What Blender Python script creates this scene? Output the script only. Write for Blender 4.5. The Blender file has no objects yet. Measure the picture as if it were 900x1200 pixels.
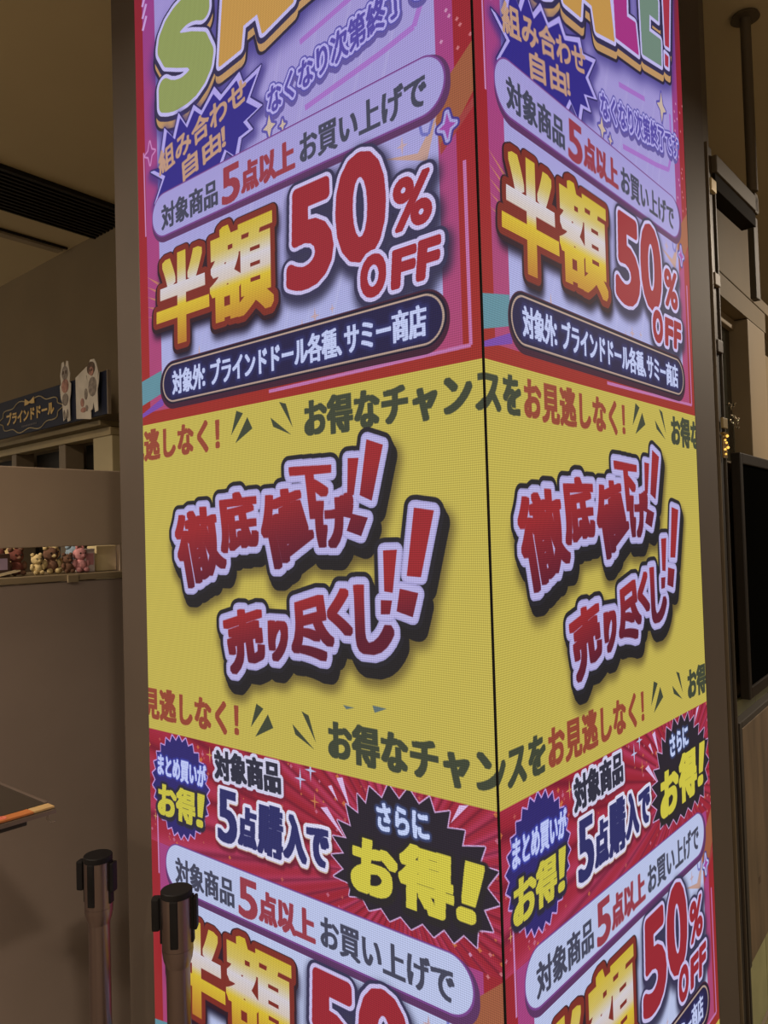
import bpy, bmesh, math, random
import numpy as np
from mathutils import Vector, Matrix
PI = math.pi
SC = bpy.context.scene
COL = SC.collection
# ---------------------------------------------------------------- camera, world, exposure, lamps
SC.view_settings.view_transform = 'Standard'; SC.view_settings.look = 'None'
SC.view_settings.exposure = 0.0; SC.view_settings.gamma = 1.0; SC.view_settings.use_curve_mapping = False
cd = bpy.data.cameras.new('camera'); cam = bpy.data.objects.new('camera', cd); COL.objects.link(cam)
yaw, pitch, roll, FPX = -0.1323482, 0.0284913, -0.0292701, 922.455
fw = Vector((math.sin(yaw)*math.cos(pitch), math.cos(yaw)*math.cos(pitch), math.sin(pitch)))
rt0 = Vector((math.cos(yaw), -math.sin(yaw), 0)); up0 = rt0.cross(fw)
rt = math.cos(roll)*rt0+math.sin(roll)*up0; up = -math.sin(roll)*rt0+math.cos(roll)*up0
cam.matrix_world = Matrix.Translation((0, -1.301582, 1.65)) @ Matrix((rt, up, -fw)).transposed().to_4x4()
cd.sensor_fit = 'VERTICAL'; cd.sensor_height = 24.0; cd.lens = FPX/1200*24.0; cd.clip_start = .02
SC.camera = cam
wd = bpy.data.worlds.new('hall'); SC.world = wd; wd.use_nodes = True
bg = wd.node_tree.nodes['Background']; bg.inputs[0].default_value = (1.0, .84, .65, 1); bg.inputs[1].default_value = .62
CEIL = 3.3
LAMPS = [(-2.3, -.7, 75), (.9, -2.6, 50), (3.0, 2.3, 130), (-1.2, -3.2, 45)]  # fill lamps added out of view to brighten the ceiling and walls
for i, (x, y, e) in enumerate(LAMPS):
    ld = bpy.data.lights.new('fill_light', 'AREA'); ld.shape = 'DISK'; ld.size = .22; ld.energy = e; ld.color = (1.0, .84, .66); ld.spread = PI*.9
    lo = bpy.data.objects.new('fill_lamp', ld); lo.location = (x, y, CEIL-.03); COL.objects.link(lo)

# ---------------------------------------------------------------- materials
def s2l(c):
    return tuple(((v/255)/12.92 if v/255 <= .04045 else ((v/255+.055)/1.055)**2.4) for v in c)
MATS = {}
def mat(name, rgb, rough=.6, metal=0, noise=.06, scale=8, emit=None, trans=0, spec=.5, wood=False, bump=0):
    if name in MATS: return MATS[name]
    m = bpy.data.materials.new(name); m.use_nodes = True; nt = m.node_tree; b = nt.nodes['Principled BSDF']
    c = s2l(rgb); b.inputs['Roughness'].default_value = rough; b.inputs['Metallic'].default_value = metal
    b.inputs['Specular IOR Level'].default_value = spec
    tc = nt.nodes.new('ShaderNodeTexCoord'); mp = nt.nodes.new('ShaderNodeMapping'); nt.links.new(tc.outputs['Object'], mp.inputs[0])
    if wood: mp.inputs['Scale'].default_value = wood
    nz = nt.nodes.new('ShaderNodeTexNoise'); nz.inputs['Scale'].default_value = scale; nz.inputs['Detail'].default_value = 4
    nt.links.new(mp.outputs[0], nz.inputs[0])
    r = nt.nodes.new('ShaderNodeValToRGB'); r.color_ramp.elements[0].position = .3; r.color_ramp.elements[1].position = .7
    r.color_ramp.elements[0].color = tuple(v*(1-noise*2) for v in c)+(1,); r.color_ramp.elements[1].color = tuple(min(1, v*(1+noise*2)) for v in c)+(1,)
    nt.links.new(nz.outputs['Fac'], r.inputs[0]); nt.links.new(r.outputs[0], b.inputs['Base Color'])
    if trans: b.inputs['Transmission Weight'].default_value = trans
    if bump:
        bp = nt.nodes.new('ShaderNodeBump'); bp.inputs['Strength'].default_value = bump; bp.inputs['Distance'].default_value = .004
        nt.links.new(nz.outputs['Fac'], bp.inputs['Height']); nt.links.new(bp.outputs[0], b.inputs['Normal'])
    if emit: b.inputs['Emission Color'].default_value = s2l(rgb)+(1,); b.inputs['Emission Strength'].default_value = emit
    MATS[name] = m; return m

# ---------------------------------------------------------------- mesh helpers
DL, DR = Vector((-.84016, .54233, 0)), Vector((.54233, .84016, 0))      # the pillar's two faces run along these
DQ, D1 = Vector((.4936, .8697, 0)), Vector((-.8294, .5587, 0))          # the shop's walls run along these
Z = Vector((0, 0, 1))
def bm_box(bm, o, ax, ay, az, bev=0):
    """box from corner o with edge vectors ax, ay, az"""
    o, ax, ay, az = Vector(o), Vector(ax), Vector(ay), Vector(az)
    vs = [bm.verts.new(o+ax*i+ay*j+az*k) for i in (0, 1) for j in (0, 1) for k in (0, 1)]
    fs = [bm.faces.new([vs[i] for i in q]) for q in ((0, 1, 3, 2), (4, 6, 7, 5), (0, 4, 5, 1), (2, 3, 7, 6), (0, 2, 6, 4), (1, 5, 7, 3))]
    if bev:
        ed = list({e for f in fs for e in f.edges}); bmesh.ops.bevel(bm, geom=ed, offset=bev, segments=2, affect='EDGES', profile=.6)
def finish(name, bm, m, parent=None, smooth=False):
    bmesh.ops.recalc_face_normals(bm, faces=bm.faces)
    me = bpy.data.meshes.new(name); bm.to_mesh(me); bm.free(); me.materials.append(m)
    if smooth:
        me.polygons.foreach_set('use_smooth', [True]*len(me.polygons))
        me.set_sharp_from_angle(angle=.7)
    o = bpy.data.objects.new(name, me); COL.objects.link(o)
    if parent is not None: o.parent = parent; o.matrix_parent_inverse = Matrix.Translation(parent.location).inverted()
    return o
def box(name, m, o, ax, ay, az, parent=None, bev=0):
    bm = bmesh.new(); bm_box(bm, o, ax, ay, az, bev); return finish(name, bm, m, parent)
def thing(name, loc, label, cat, group=None):
    o = bpy.data.objects.new(name, None); o.location = loc; o.empty_display_size = .05; COL.objects.link(o)
    o['label'] = label; o['category'] = cat
    if group: o['group'] = group
    return o
def tag(o, label, cat, group=None):
    o['label'] = label; o['category'] = cat
    if group: o['group'] = group
    return o
def struct(o): o['kind'] = 'structure'; return o
def lathe(name, m, c, prof, parent=None, n=32, axis=None):
    bm = bmesh.new(); rings = []
    for r, z in prof: rings.append([bm.verts.new((c[0]+r*math.cos(2*PI*k/n), c[1]+r*math.sin(2*PI*k/n), c[2]+z)) for k in range(n)])
    for a, b in zip(rings[:-1], rings[1:]):
        for k in range(n): bm.faces.new((a[k], a[(k+1) % n], b[(k+1) % n], b[k]))
    bm.faces.new(rings[0]); bm.faces.new(rings[-1])
    return finish(name, bm, m, parent, True)
def tube(name, m, pts, r, parent=None, n=10):
    bm = bmesh.new(); rings = []
    for i, p in enumerate(pts):
        p = Vector(p); d = (Vector(pts[min(i+1, len(pts)-1)])-Vector(pts[max(i-1, 0)])).normalized()
        a = d.orthogonal().normalized() if i == 0 else (A-d*A.dot(d)).normalized(); A = a; b = d.cross(a)
        rings.append([bm.verts.new(p+a*r*math.cos(2*PI*k/n)+b*r*math.sin(2*PI*k/n)) for k in range(n)])
    for s, t in zip(rings[:-1], rings[1:]):
        for k in range(n): bm.faces.new((s[k], s[(k+1) % n], t[(k+1) % n], t[k]))
    bm.faces.new(rings[0]); bm.faces.new(rings[-1])
    return finish(name, bm, m, parent, True)
def slab(name, m, o, ax, az, pts, th, parent=None):
    """flat cut-out: outline pts in the (ax, az) plane, thickness th along the plane's normal"""
    n = Vector(ax).cross(Vector(az)).normalized()*th; bm = bmesh.new()
    v0 = [bm.verts.new(Vector(o)+Vector(ax)*a+Vector(az)*b) for a, b in pts]
    f = bm.faces.new(v0); r = bmesh.ops.extrude_face_region(bm, geom=[f])
    bmesh.ops.translate(bm, vec=n, verts=[g for g in r['geom'] if isinstance(g, bmesh.types.BMVert)])
    return finish(name, bm, m, parent)
def ball(bm, c, r, sx=1, sy=1, sz=1):
    bmesh.ops.create_icosphere(bm, subdivisions=2, radius=1, matrix=Matrix.Translation(c) @ Matrix.Diagonal((r*sx, r*sy, r*sz, 1)))

# ---------------------------------------------------------------- screen content (drawn dot by dot into two generated pictures)
PX = 1000                 # picture dots per metre of screen
Z_TOP, Z_BOT = 3.15, 0.35
AH, AW = int((Z_TOP - Z_BOT) * PX), PX
NARROW = {'！': .55, '、': .5, '：': .6, 'ャ': .82, '!': .55}

_cu = bpy.data.curves.new('glyph_source', 'FONT'); _ob = bpy.data.objects.new('glyph_source', _cu)
bpy.context.scene.collection.objects.link(_ob)
_glyphs = {}
def glyph(ch):
    if ch not in _glyphs:
        _cu.body = ch; _cu.resolution_u = 4
        dg = bpy.context.evaluated_depsgraph_get(); oe = _ob.evaluated_get(dg); me = oe.to_mesh()
        me.calc_loop_triangles()
        co = np.array([v.co[:2] for v in me.vertices], float)
        t = np.array([l.vertices[:] for l in me.loop_triangles])
        t = co[t]; a = (t[:, 1, 0]-t[:, 0, 0])*(t[:, 2, 1]-t[:, 0, 1])-(t[:, 1, 1]-t[:, 0, 1])*(t[:, 2, 0]-t[:, 0, 0])
        t[a < 0] = t[a < 0][:, ::-1]
        _glyphs[ch] = t[abs(a) > 1e-9]
        oe.to_mesh_clear()
    return _glyphs[ch]

def raster(loops, x0, y0, w, h, SS=3):
    """coverage of closed polygons (n,k,2 arrays of canvas dots) on the window, nonzero winding"""
    acc = np.zeros((h*SS, w+2), np.float32)
    for L in loops:
        A = L.reshape(-1, 2); B = np.roll(L, -1, axis=1).reshape(-1, 2)
        ax, ay, bx, by = A[:, 0]-x0, (A[:, 1]-y0)*SS, B[:, 0]-x0, (B[:, 1]-y0)*SS
        up = np.where(by > ay, 1.0, -1.0)
        lo, hi = np.minimum(ay, by), np.maximum(ay, by)
        r0 = np.clip(np.ceil(lo-.5), 0, h*SS).astype(int); r1 = np.clip(np.ceil(hi-.5), 0, h*SS).astype(int)
        n = np.maximum(r1-r0, 0); idx = np.repeat(np.arange(len(n)), n)
        if not len(idx): continue
        row = np.arange(len(idx))-np.repeat(np.cumsum(n)-n, n)+r0[idx]
        yc = row+.5; t = (yc-ay[idx])/(by[idx]-ay[idx]); xc = np.clip(ax[idx]+t*(bx[idx]-ax[idx]), 0, w)
        i = np.floor(xc).astype(int); f = xc-i; s = up[idx]
        np.add.at(acc, (row, i), s*(1-f)); np.add.at(acc, (row, i+1), s*f)
    m = np.clip(np.abs(np.cumsum(acc, axis=1))[:, :w], 0, 1)
    return m.reshape(h, SS, w).mean(1)

def dist(m, r):
    """distance in dots from the shape, exact up to r"""
    big = (r+3.0)**2
    f = np.where(m > .02, np.clip(.5-m, 0, 1)**2, big).astype(np.float32)
    for ax in (1, 0):
        g = f.copy()
        for k in range(1, int(r)+2):
            kk = np.float32(k*k)
            if ax: np.minimum(g[:, k:], f[:, :-k]+kk, out=g[:, k:]); np.minimum(g[:, :-k], f[:, k:]+kk, out=g[:, :-k])
            else: np.minimum(g[k:], f[:-k]+kk, out=g[k:]); np.minimum(g[:-k], f[k:]+kk, out=g[:-k])
        f = g
    return np.sqrt(f)

def fatten(m, kx, ky):
    for k, ax in ((kx, 1), (ky, 0)):
        g = m.copy(); n = int(k); fr = k-n
        for j in range(1, n+2):
            wgt = 1 if j <= n else fr
            if wgt <= 0: continue
            if ax: np.maximum(g[:, j:], m[:, :-j]*wgt, out=g[:, j:]); np.maximum(g[:, :-j], m[:, j:]*wgt, out=g[:, :-j])
            else: np.maximum(g[j:], m[:-j]*wgt, out=g[j:]); np.maximum(g[:-j], m[j:]*wgt, out=g[:-j])
        m = g
    return m

def blur(m, r):
    r = max(1, int(r/1.7))
    for _ in range(3):
        for ax in (0, 1):
            c = np.cumsum(np.pad(m, [(r+1, r) if a == ax else (0, 0) for a in (0, 1)], mode='edge'), axis=ax)
            m = (c[2*r+1:] - c[:-2*r-1])/(2*r+1) if ax == 0 else (c[:, 2*r+1:] - c[:, :-2*r-1])/(2*r+1)
    return m

def P(u, z): return (u*PX, (Z_TOP-z)*PX)

class Shape:
    """a union of glyphs and polygons; paint() lays outlines, fills and drop shadows on the canvas"""
    def __init__(s): s.loops = []; s.pts = []
    def poly(s, pts):
        a = np.array([P(*p) for p in pts])[None]; s.loops.append(a); s.pts.append(a.reshape(-1, 2)); return s
    def quad(s, ch, tl, tr, br, bl, em=False):
        g = glyph(ch)
        if em: q = np.stack([g[..., 0], (g[..., 1]+.12)], -1)
        else:
            mn, mx = g.reshape(-1, 2).min(0), g.reshape(-1, 2).max(0); q = (g-mn)/(mx-mn)
        a, b = q[..., :1], q[..., 1:]
        TL, TR, BR, BL = (np.array(P(*v)) for v in (tl, tr, br, bl))
        o = (1-a)*(1-b)*BL+a*(1-b)*BR+a*b*TR+(1-a)*b*TL
        s.loops.append(o); s.pts.append(o.reshape(-1, 2)); return s
    def line(s, text, u0, z0, u1, z1, h, lean=0):
        """text along the foot line (u0,z0)-(u1,z1), h tall"""
        wts = [NARROW.get(c, 1) for c in text]; tot = sum(wts); t = 0
        L = math.hypot(u1-u0, z1-z0); nx, nz = -(z1-z0)/L*h, (u1-u0)/L*h; nx += lean*h
        for c, wt in zip(text, wts):
            a, b = t/tot, (t+wt)/tot; t += wt
            p0 = (u0+(u1-u0)*a, z0+(z1-z0)*a); p1 = (u0+(u1-u0)*b, z0+(z1-z0)*b)
            if c in '5S%OFALE0!':
                g = .12
                s.quad(c, (p0[0]+nx*.95, p0[1]+nz*.95), (p1[0]+nx*.95-.004, p1[1]+nz*.95), (p1[0]-.004, p1[1]+nz*.04), (p0[0], p0[1]+nz*.04))
            elif wt < 1 and c != 'ャ':
                k = (1/wt-1)/2*0; w = (b-a)*(1/wt-1)*0
                e = ((u1-u0)/tot, (z1-z0)/tot); off = .22 if c == '！' else (.05 if c == '、' else .2)
                q0 = (p0[0]-e[0]*off, p0[1]-e[1]*off); q1 = (q0[0]+e[0], q0[1]+e[1])
                s.quad(c, (q0[0]+nx, q0[1]+nz), (q1[0]+nx, q1[1]+nz), q1, q0, em=True)
            else: s.quad(c, (p0[0]+nx, p0[1]+nz), (p1[0]+nx, p1[1]+nz), p1, p0, em=True)
        return s
    def paint(s, C, layers, dx=0.0, dz=0.0, sq=(0, 0)):
        """sq: square-cornered thickening (across, up) in dots before the layers' radii count"""
        sh = np.array([dx*PX, -dz*PX])
        P_ = np.concatenate(s.pts)+sh
        mar = int(max(l[0]+abs(l[2])+abs(l[3])+l[4]*2 for l in layers))+6+int(max(sq))
        x0, y0 = np.floor(P_.min(0)).astype(int)-mar; x1, y1 = np.ceil(P_.max(0)).astype(int)+mar
        w, h = x1-x0, y1-y0
        m = raster([l+sh for l in s.loops], x0, y0, w, h)
        if sq != (0, 0): m = fatten(m, *sq)
        rmax = max(l[0] for l in layers); d = dist(m, rmax+2)
        for r, col, ox, oy, bl, al in layers:
            c = np.clip(r-d+.5, 0, 1) if r > 0 else m
            if bl: c = blur(c, bl)
            blend(C, c*al, x0+ox, y0+oy, col)

def blend(C, c, x0, y0, col):
    x0, y0 = int(x0), int(y0); h, w = c.shape
    a0, b0, a1, b1 = max(0, x0), max(0, y0), min(C.shape[1], x0+w), min(C.shape[0], y0+h)
    if a1 <= a0 or b1 <= b0: return
    cc = c[b0-y0:b1-y0, a0-x0:a1-x0, None]
    if callable(col):
        yy, xx = np.mgrid[b0:b1, a0:a1]; v = col(xx/PX, Z_TOP-yy/PX)
    else: v = np.array(col, np.float32)
    C[b0:b1, a0:a1] = C[b0:b1, a0:a1]*(1-cc)+v*cc

def vgrad(stops):
    """colour by height: [(z, rgb), ...] with falling z"""
    zs = np.array([s[0] for s in stops])[::-1]; cs = np.array([s[1] for s in stops], float)[::-1]
    return lambda u, z: np.stack([np.interp(z, zs, cs[:, k]) for k in range(3)], -1).astype(np.float32)

def rrect(C, u0, z0, u1, z1, rad, col, blr=0, al=1):
    x0, y0, x1, y1 = int(u0*PX), int((Z_TOP-z1)*PX), int(u1*PX), int((Z_TOP-z0)*PX); mg = 3+blr*2
    yy, xx = np.mgrid[y0-mg:y1+mg, x0-mg:x1+mg]; R = rad*PX
    qx = np.abs(xx+.5-(x0+x1)/2)-(x1-x0)/2+R; qy = np.abs(yy+.5-(y0+y1)/2)-(y1-y0)/2+R
    d = np.hypot(np.maximum(qx, 0), np.maximum(qy, 0))+np.minimum(np.maximum(qx, qy), 0)-R
    c = np.clip(.5-d, 0, 1).astype(np.float32)
    if blr: c = blur(c, blr)
    blend(C, c*al, x0-mg, y0-mg, col)

def rect(C, u0, z0, u1, z1, col, al=1):
    Shape().poly([(u0, z0), (u1, z0), (u1, z1), (u0, z1)]).paint(C, [(0, col, 0, 0, 0, al)])
def pol(C, pts, col, al=1, bl=0): Shape().poly(pts).paint(C, [(0, col, 0, 0, bl, al)])
def stroke(C, pts, w, col, al=1):
    for (a, b), (c, d) in zip(pts[:-1], pts[1:]):
        L = math.hypot(c-a, d-b) or 1; nx, nz = -(d-b)/L*w/2, (c-a)/L*w/2
        pol(C, [(a+nx, b+nz), (c+nx, d+nz), (c-nx, d-nz), (a-nx, b-nz)], col, al)
def spark(u, z, r, k=.28, ry=1.3):
    return [(u+math.cos(a*PI/4)*(r if a % 2 == 0 else r*k), z+math.sin(a*PI/4)*(r*ry if a % 2 == 0 else r*k)) for a in range(8)]

LAV, LAV2 = (162, 157, 215), (182, 192, 230)
INK = (50, 46, 66)
def base_panel(C, dz, white, top):
    """red border, pink frame, pale field; the field reaches up to height `top`"""
    pink = vgrad([(3.1+dz, (150, 62, 140)), (2.4+dz, (166, 62, 126)), (1.96+dz, (172, 66, 112))])
    rect(C, 0, 1.936+dz, 1, top, vgrad([(3.1+dz, (142, 36, 52)), (2.3+dz, (160, 34, 44)), (1.93+dz, (158, 42, 36))]))
    rect(C, .034, 1.965+dz, .963, top, pink)
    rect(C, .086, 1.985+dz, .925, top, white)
    rnd = random.Random(5)
    for i in range(26):                       # faint slanting streaks of the pale field
        u = rnd.uniform(-.4, .9); w = rnd.uniform(.004, .02)
        a = [(u, 2.0+dz), (u+w, 2.0+dz), (u+w+.55, 2.0+dz+1.1), (u+.55, 2.0+dz+1.1)]
        c = [(max(.09, min(.92, p)), min(q, top-.01)) for p, q in a]
        if a[0][0] > .1 and a[2][0] < 1.3: stroke(C, [(a[0][0], 2.0+dz), (min(a[0][0]+(min(top, 2.7+dz)-2.0-dz)*.35, .92), min(top, 2.7+dz))], w*.4, (255, 255, 255), .05)

def sale_panel(C, dz):
    """the strip '5 points or more', half price, 50 % OFF and the navy exclusions strip"""
    lav = dz == 0
    white = (vgrad([(2.5, (160, 151, 214)), (2.38, (162, 156, 216))]) if lav else LAV2)  # upper strip's white carries the same painted viewing-angle falloff
    stroke(C, [(.028, 2.61+dz), (.030, 2.40+dz)], .005, (196, 130, 190))
    stroke(C, [(.978, 2.275+dz), (.979, 1.962+dz), (.47, 1.955+dz)], .007, (190, 110, 170))
    # orange, teal and violet ribbons
    pol(C, [(.915, 2.40+dz), (1.0, 2.47+dz), (1.0, 2.385+dz), (.93, 2.30+dz)], (158, 88, 58))
    pol(C, [(.93, 2.32+dz), (1.0, 2.375+dz), (1.0, 2.36+dz), (.93, 2.30+dz)], (160, 58, 60))
    pol(C, [(0, 2.045+dz), (.085, 2.06+dz), (.085, 2.005+dz), (0, 1.985+dz)], (92, 140, 156))
    pol(C, [(0, 1.965+dz), (.09, 1.995+dz), (.09, 1.975+dz), (0, 1.955+dz)], (120, 70, 170))
    pol(C, [(.90, 2.30+dz), (.80, 2.335+dz), (.88, 2.32+dz), (.925, 2.375+dz)], (190, 150, 140))
    rnd = random.Random(8)
    for i in range(34):
        u = rnd.choice((.95, .972, .992, .938)); z = 2.47+dz+i*.0125
        if z < (2.76 if lav else .96): pol(C, spark(u+(.006 if i % 2 else 0), z, .0045, .6, 1), (200, 140, 180) if u < .96 else (200, 110, 120))
    for u, z, r in ((.845, 2.345, .014), (.612, 2.085, .014), (.575, 2.075, .009), (.66, 2.09, .008), (.235, 2.07, .02)):
        pol(C, spark(u, z+dz, r), (190, 160, 170))
    for k in range(5): pol(C, [(.03, 2.30-k*.025+dz), (.09, 2.27-k*.02+dz), (.088, 2.262-k*.02+dz)], (200, 130, 90), .8)
    # violet sparkle by the strip's right end
    Shape().poly(spark(.945, 2.345+dz, .018, .42)).paint(C, [(9, (70, 54, 140), 0, 0, 0, 1), (5, white, 0, 0, 0, 1), (0, (160, 70, 165), 0, 0, 0, 1)])
    stroke(C, [(.885, 2.375+dz), (.89, 2.35+dz), (.905, 2.345+dz), (.915, 2.37+dz)], .006, (110, 110, 190))
    # first strip
    rrect(C, .058, 2.365+dz, .955, 2.483+dz, .055, (92, 50, 98))
    rrect(C, .058, 2.378+dz, .945, 2.486+dz, .053, (120, 64, 140))
    rrect(C, .061, 2.382+dz, .941, 2.483+dz, .050, white)
    g = Shape().line('対象商品', .098, 2.394+dz, .318, 2.394+dz, .064)
    ink = (66, 68, 90)
    g.line('お買い上げで', .578, 2.396+dz, .905, 2.396+dz, .066).paint(C, [(.6, ink, 0, 0, 0, 1)], sq=(1.7, .8))
    Shape().quad('5', (.333, 2.468+dz), (.392, 2.468+dz), (.388, 2.389+dz), (.333, 2.389+dz)).line('点以上', .398, 2.394+dz, .566, 2.394+dz, .066).paint(C, [(1, (152, 54, 70), 0, 0, 0, 1)], sq=(2.4, 1.2))
    # half price
    s = Shape().quad('半', (.088, 2.322+dz), (.262, 2.322+dz), (.270, 2.118+dz), (.072, 2.118+dz))
    s.quad('額', (.288, 2.336+dz), (.487, 2.336+dz), (.484, 2.136+dz), (.288, 2.136+dz))
    gold = vgrad([(2.34+dz, (204, 176, 40)), (2.29+dz, (205, 182, 90)), (2.255+dz, (208, 200, 208)), (2.225+dz, (208, 192, 180)), (2.205+dz, (214, 184, 44)), (2.11+dz, (184, 118, 42))])
    s.paint(C, [(18, (26, 20, 40), 5, 19, 12, 1), (20, (50, 28, 40), 0, 4, 0, 1), (14, (128, 44, 36), 0, 0, 0, 1), (0, gold, 0, 0, 0, 1)], sq=(9, 6))
    # 50 % OFF
    s = Shape().quad('5', (.553, 2.342+dz), (.660, 2.342+dz), (.656, 2.154+dz), (.542, 2.154+dz))
    s.quad('0', (.687, 2.359+dz), (.794, 2.359+dz), (.792, 2.172+dz), (.685, 2.172+dz))
    s2 = Shape().quad('%', (.826, 2.284+dz), (.908, 2.284+dz), (.902, 2.196+dz), (.820, 2.196+dz))
    s3 = Shape().quad('O', (.742, 2.164+dz), (.796, 2.164+dz), (.792, 2.094+dz), (.738, 2.094+dz))
    s3.quad('F', (.820, 2.158+dz), (.866, 2.158+dz), (.858, 2.096+dz), (.814, 2.096+dz)).quad('F', (.880, 2.160+dz), (.920, 2.160+dz), (.912, 2.098+dz), (.872, 2.098+dz))
    red = (156, 34, 48)
    for q, w in ((s, 11), (s2, 4.5), (s3, 5.5)): q.paint(C, [(w+22, (40, 38, 66), 4, 12, 12, .9)])
    for q, w in ((s, 11), (s2, 4.5), (s3, 5.5)): q.paint(C, [(w+16, (52, 50, 84), 0, 2, 0, 1)])
    for q, w in ((s, 11), (s2, 4.5), (s3, 5.5)): q.paint(C, [(w+8, (196, 186, 232), 0, 0, 0, 1), (w, red, 0, 0, 0, 1)])
    # navy strip
    rrect(C, .078, 1.962+dz, .938, 2.075+dz, .055, (66, 30, 52))
    rrect(C, .082, 1.973+dz, .932, 2.073+dz, .050, (28, 24, 48))
    rrect(C, .088, 1.977+dz, .927, 2.069+dz, .046, (176, 150, 134))
    rrect(C, .093, 1.982+dz, .922, 2.064+dz, .041, (33, 30, 72))
    Shape().line('対象外：ブラインドドール各種、サミー商店', .128, 1.993+dz, .888, 1.993+dz, .060).paint(C, [(7, (60, 70, 150), 0, 0, 5, .35), (.6, (188, 198, 240), 0, 0, 0, 1)], sq=(1.6, .8))

def upper_header(C):
    rnd = random.Random(2)
    line = (166, 96, 196)
    for p in ([(.59, 2.645), (.74, 2.672)], [(.42, 2.75), (.70, 2.80)], [(.60, 2.507), (.80, 2.533), (.88, 2.548), (.905, 2.60), (.905, 2.70)]): stroke(C, p, .012, line, .75)
    # SALE!
    S = Shape().quad('S', (.118, 2.890), (.292, 2.905), (.290, 2.690), (.118, 2.682))
    A = Shape().poly([(.333, 2.705), (.352, 2.85), (.385, 3.10), (.505, 3.10), (.572, 2.738), (.480, 2.716), (.466, 2.765), (.414, 2.760), (.405, 2.712)])
    Lt = Shape().poly([(.585, 2.750), (.712, 2.768), (.700, 2.838), (.650, 2.828), (.660, 3.12), (.565, 3.12)])
    Et = Shape().poly([(.738, 2.782), (.858, 2.806), (.862, 2.872), (.785, 2.858), (.790, 2.905), (.848, 2.915), (.853, 2.968), (.795, 2.958), (.80, 3.01), (.865, 3.02), (.87, 3.12), (.725, 3.12)])
    Bt = Shape().poly([(.890, 2.872), (.918, 2.878), (.950, 3.12), (.885, 3.12)]).poly([(.884, 2.818), (.908, 2.822), (.912, 2.852), (.886, 2.850)])
    al = [(S, 22, (142, 154, 88)), (A, 4, (196, 146, 72)), (Lt, 2, (168, 50, 132)), (Et, 2, (110, 136, 122)), (Bt, 0, (170, 50, 70))]
    for s, w, c in al: s.paint(C, [(w+26, (60, 52, 130), 0, 34, 26, .9)])
    for s, w, c in al: s.paint(C, [(w+19, (46, 40, 66), 0, 26, 0, 1)])
    for s, w, c in al: s.paint(C, [(w+12, (190, 146, 96), 0, 26, 0, 1)])
    for s, w, c in al: s.paint(C, [(w+17, (54, 48, 84), 0, 4, 0, 1)])
    for s, w, c in al: s.paint(C, [(w+9, (190, 182, 236), 0, 0, 0, 1), (w, c, 0, 0, 0, 1)])
    Shape().poly([(.425, 2.84), (.458, 2.845), (.440, 2.95)]).paint(C, [(8, (190, 182, 236), 0, 0, 0, 1), (0, (70, 50, 110), 0, 0, 0, 1)])
    # navy burst with 'mix as you like'
    out = [(.056, 2.553), (.095, 2.548), (.105, 2.595), (.118, 2.640), (.152, 2.605), (.176, 2.655), (.204, 2.617), (.235, 2.652), (.264, 2.627), (.312, 2.664), (.336, 2.636), (.400, 2.662), (.412, 2.634),
           (.472, 2.648), (.432, 2.593), (.472, 2.562), (.420, 2.548), (.440, 2.522), (.402, 2.516), (.388, 2.474), (.350, 2.505), (.32, 2.462), (.2, 2.44), (.10, 2.46), (.070, 2.470), (.106, 2.520)]
    Shape().poly(out).paint(C, [(14, (60, 50, 130), 3, 10, 12, .8), (4, (44, 38, 100), 0, 0, 0, 1), (1, (172, 160, 232), 0, 0, 0, 1)])
    cx, cz = .26, 2.55
    Shape().poly([(cx+(u-cx)*.93, cz+(z-cz)*.87) for u, z in out]).paint(C, [(0, (50, 42, 138), 0, 0, 0, 1)])
    t = (190, 148, 122)
    Shape().line('組み合わせ', .092, 2.527, .428, 2.590, .062, lean=.1).paint(C, [(2.2, t, 0, 0, 0, 1)])
    Shape().line('自由！', .176, 2.484, .385, 2.520, .056, lean=.1).paint(C, [(2.2, t, 0, 0, 0, 1)])
    # 'ends when gone'
    Shape().line('なくなり次第終了です', .488, 2.528, .958, 2.600, .064, lean=.1).paint(C, [(13, (96, 84, 160), 0, 7, 0, 1), (10, (84, 76, 170), 0, 0, 0, 1), (7, (176, 168, 232), 0, 0, 0, 1), (1.8, (84, 72, 168), 0, 0, 0, 1)])
    for u, z, r in ((.848, 2.695, .03), (.492, 2.508, .02), (.533, 2.497, .011)):
        Shape().poly(spark(u, z, r, .45)).paint(C, [(5, (90, 80, 170), 0, 0, 0, 1), (0, (200, 176, 160), 0, 0, 0, 1)])
    Shape().poly(spark(.055, 2.60, .022, .45)).paint(C, [(4, (200, 130, 190), 0, 0, 0, 1), (0, (150, 60, 130), 0, 0, 0, 1)])
    for k in range(3): stroke(C, [(.035, 2.915+k*.03), (.052, 2.945+k*.03)], .010, (196, 150, 214))

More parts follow.
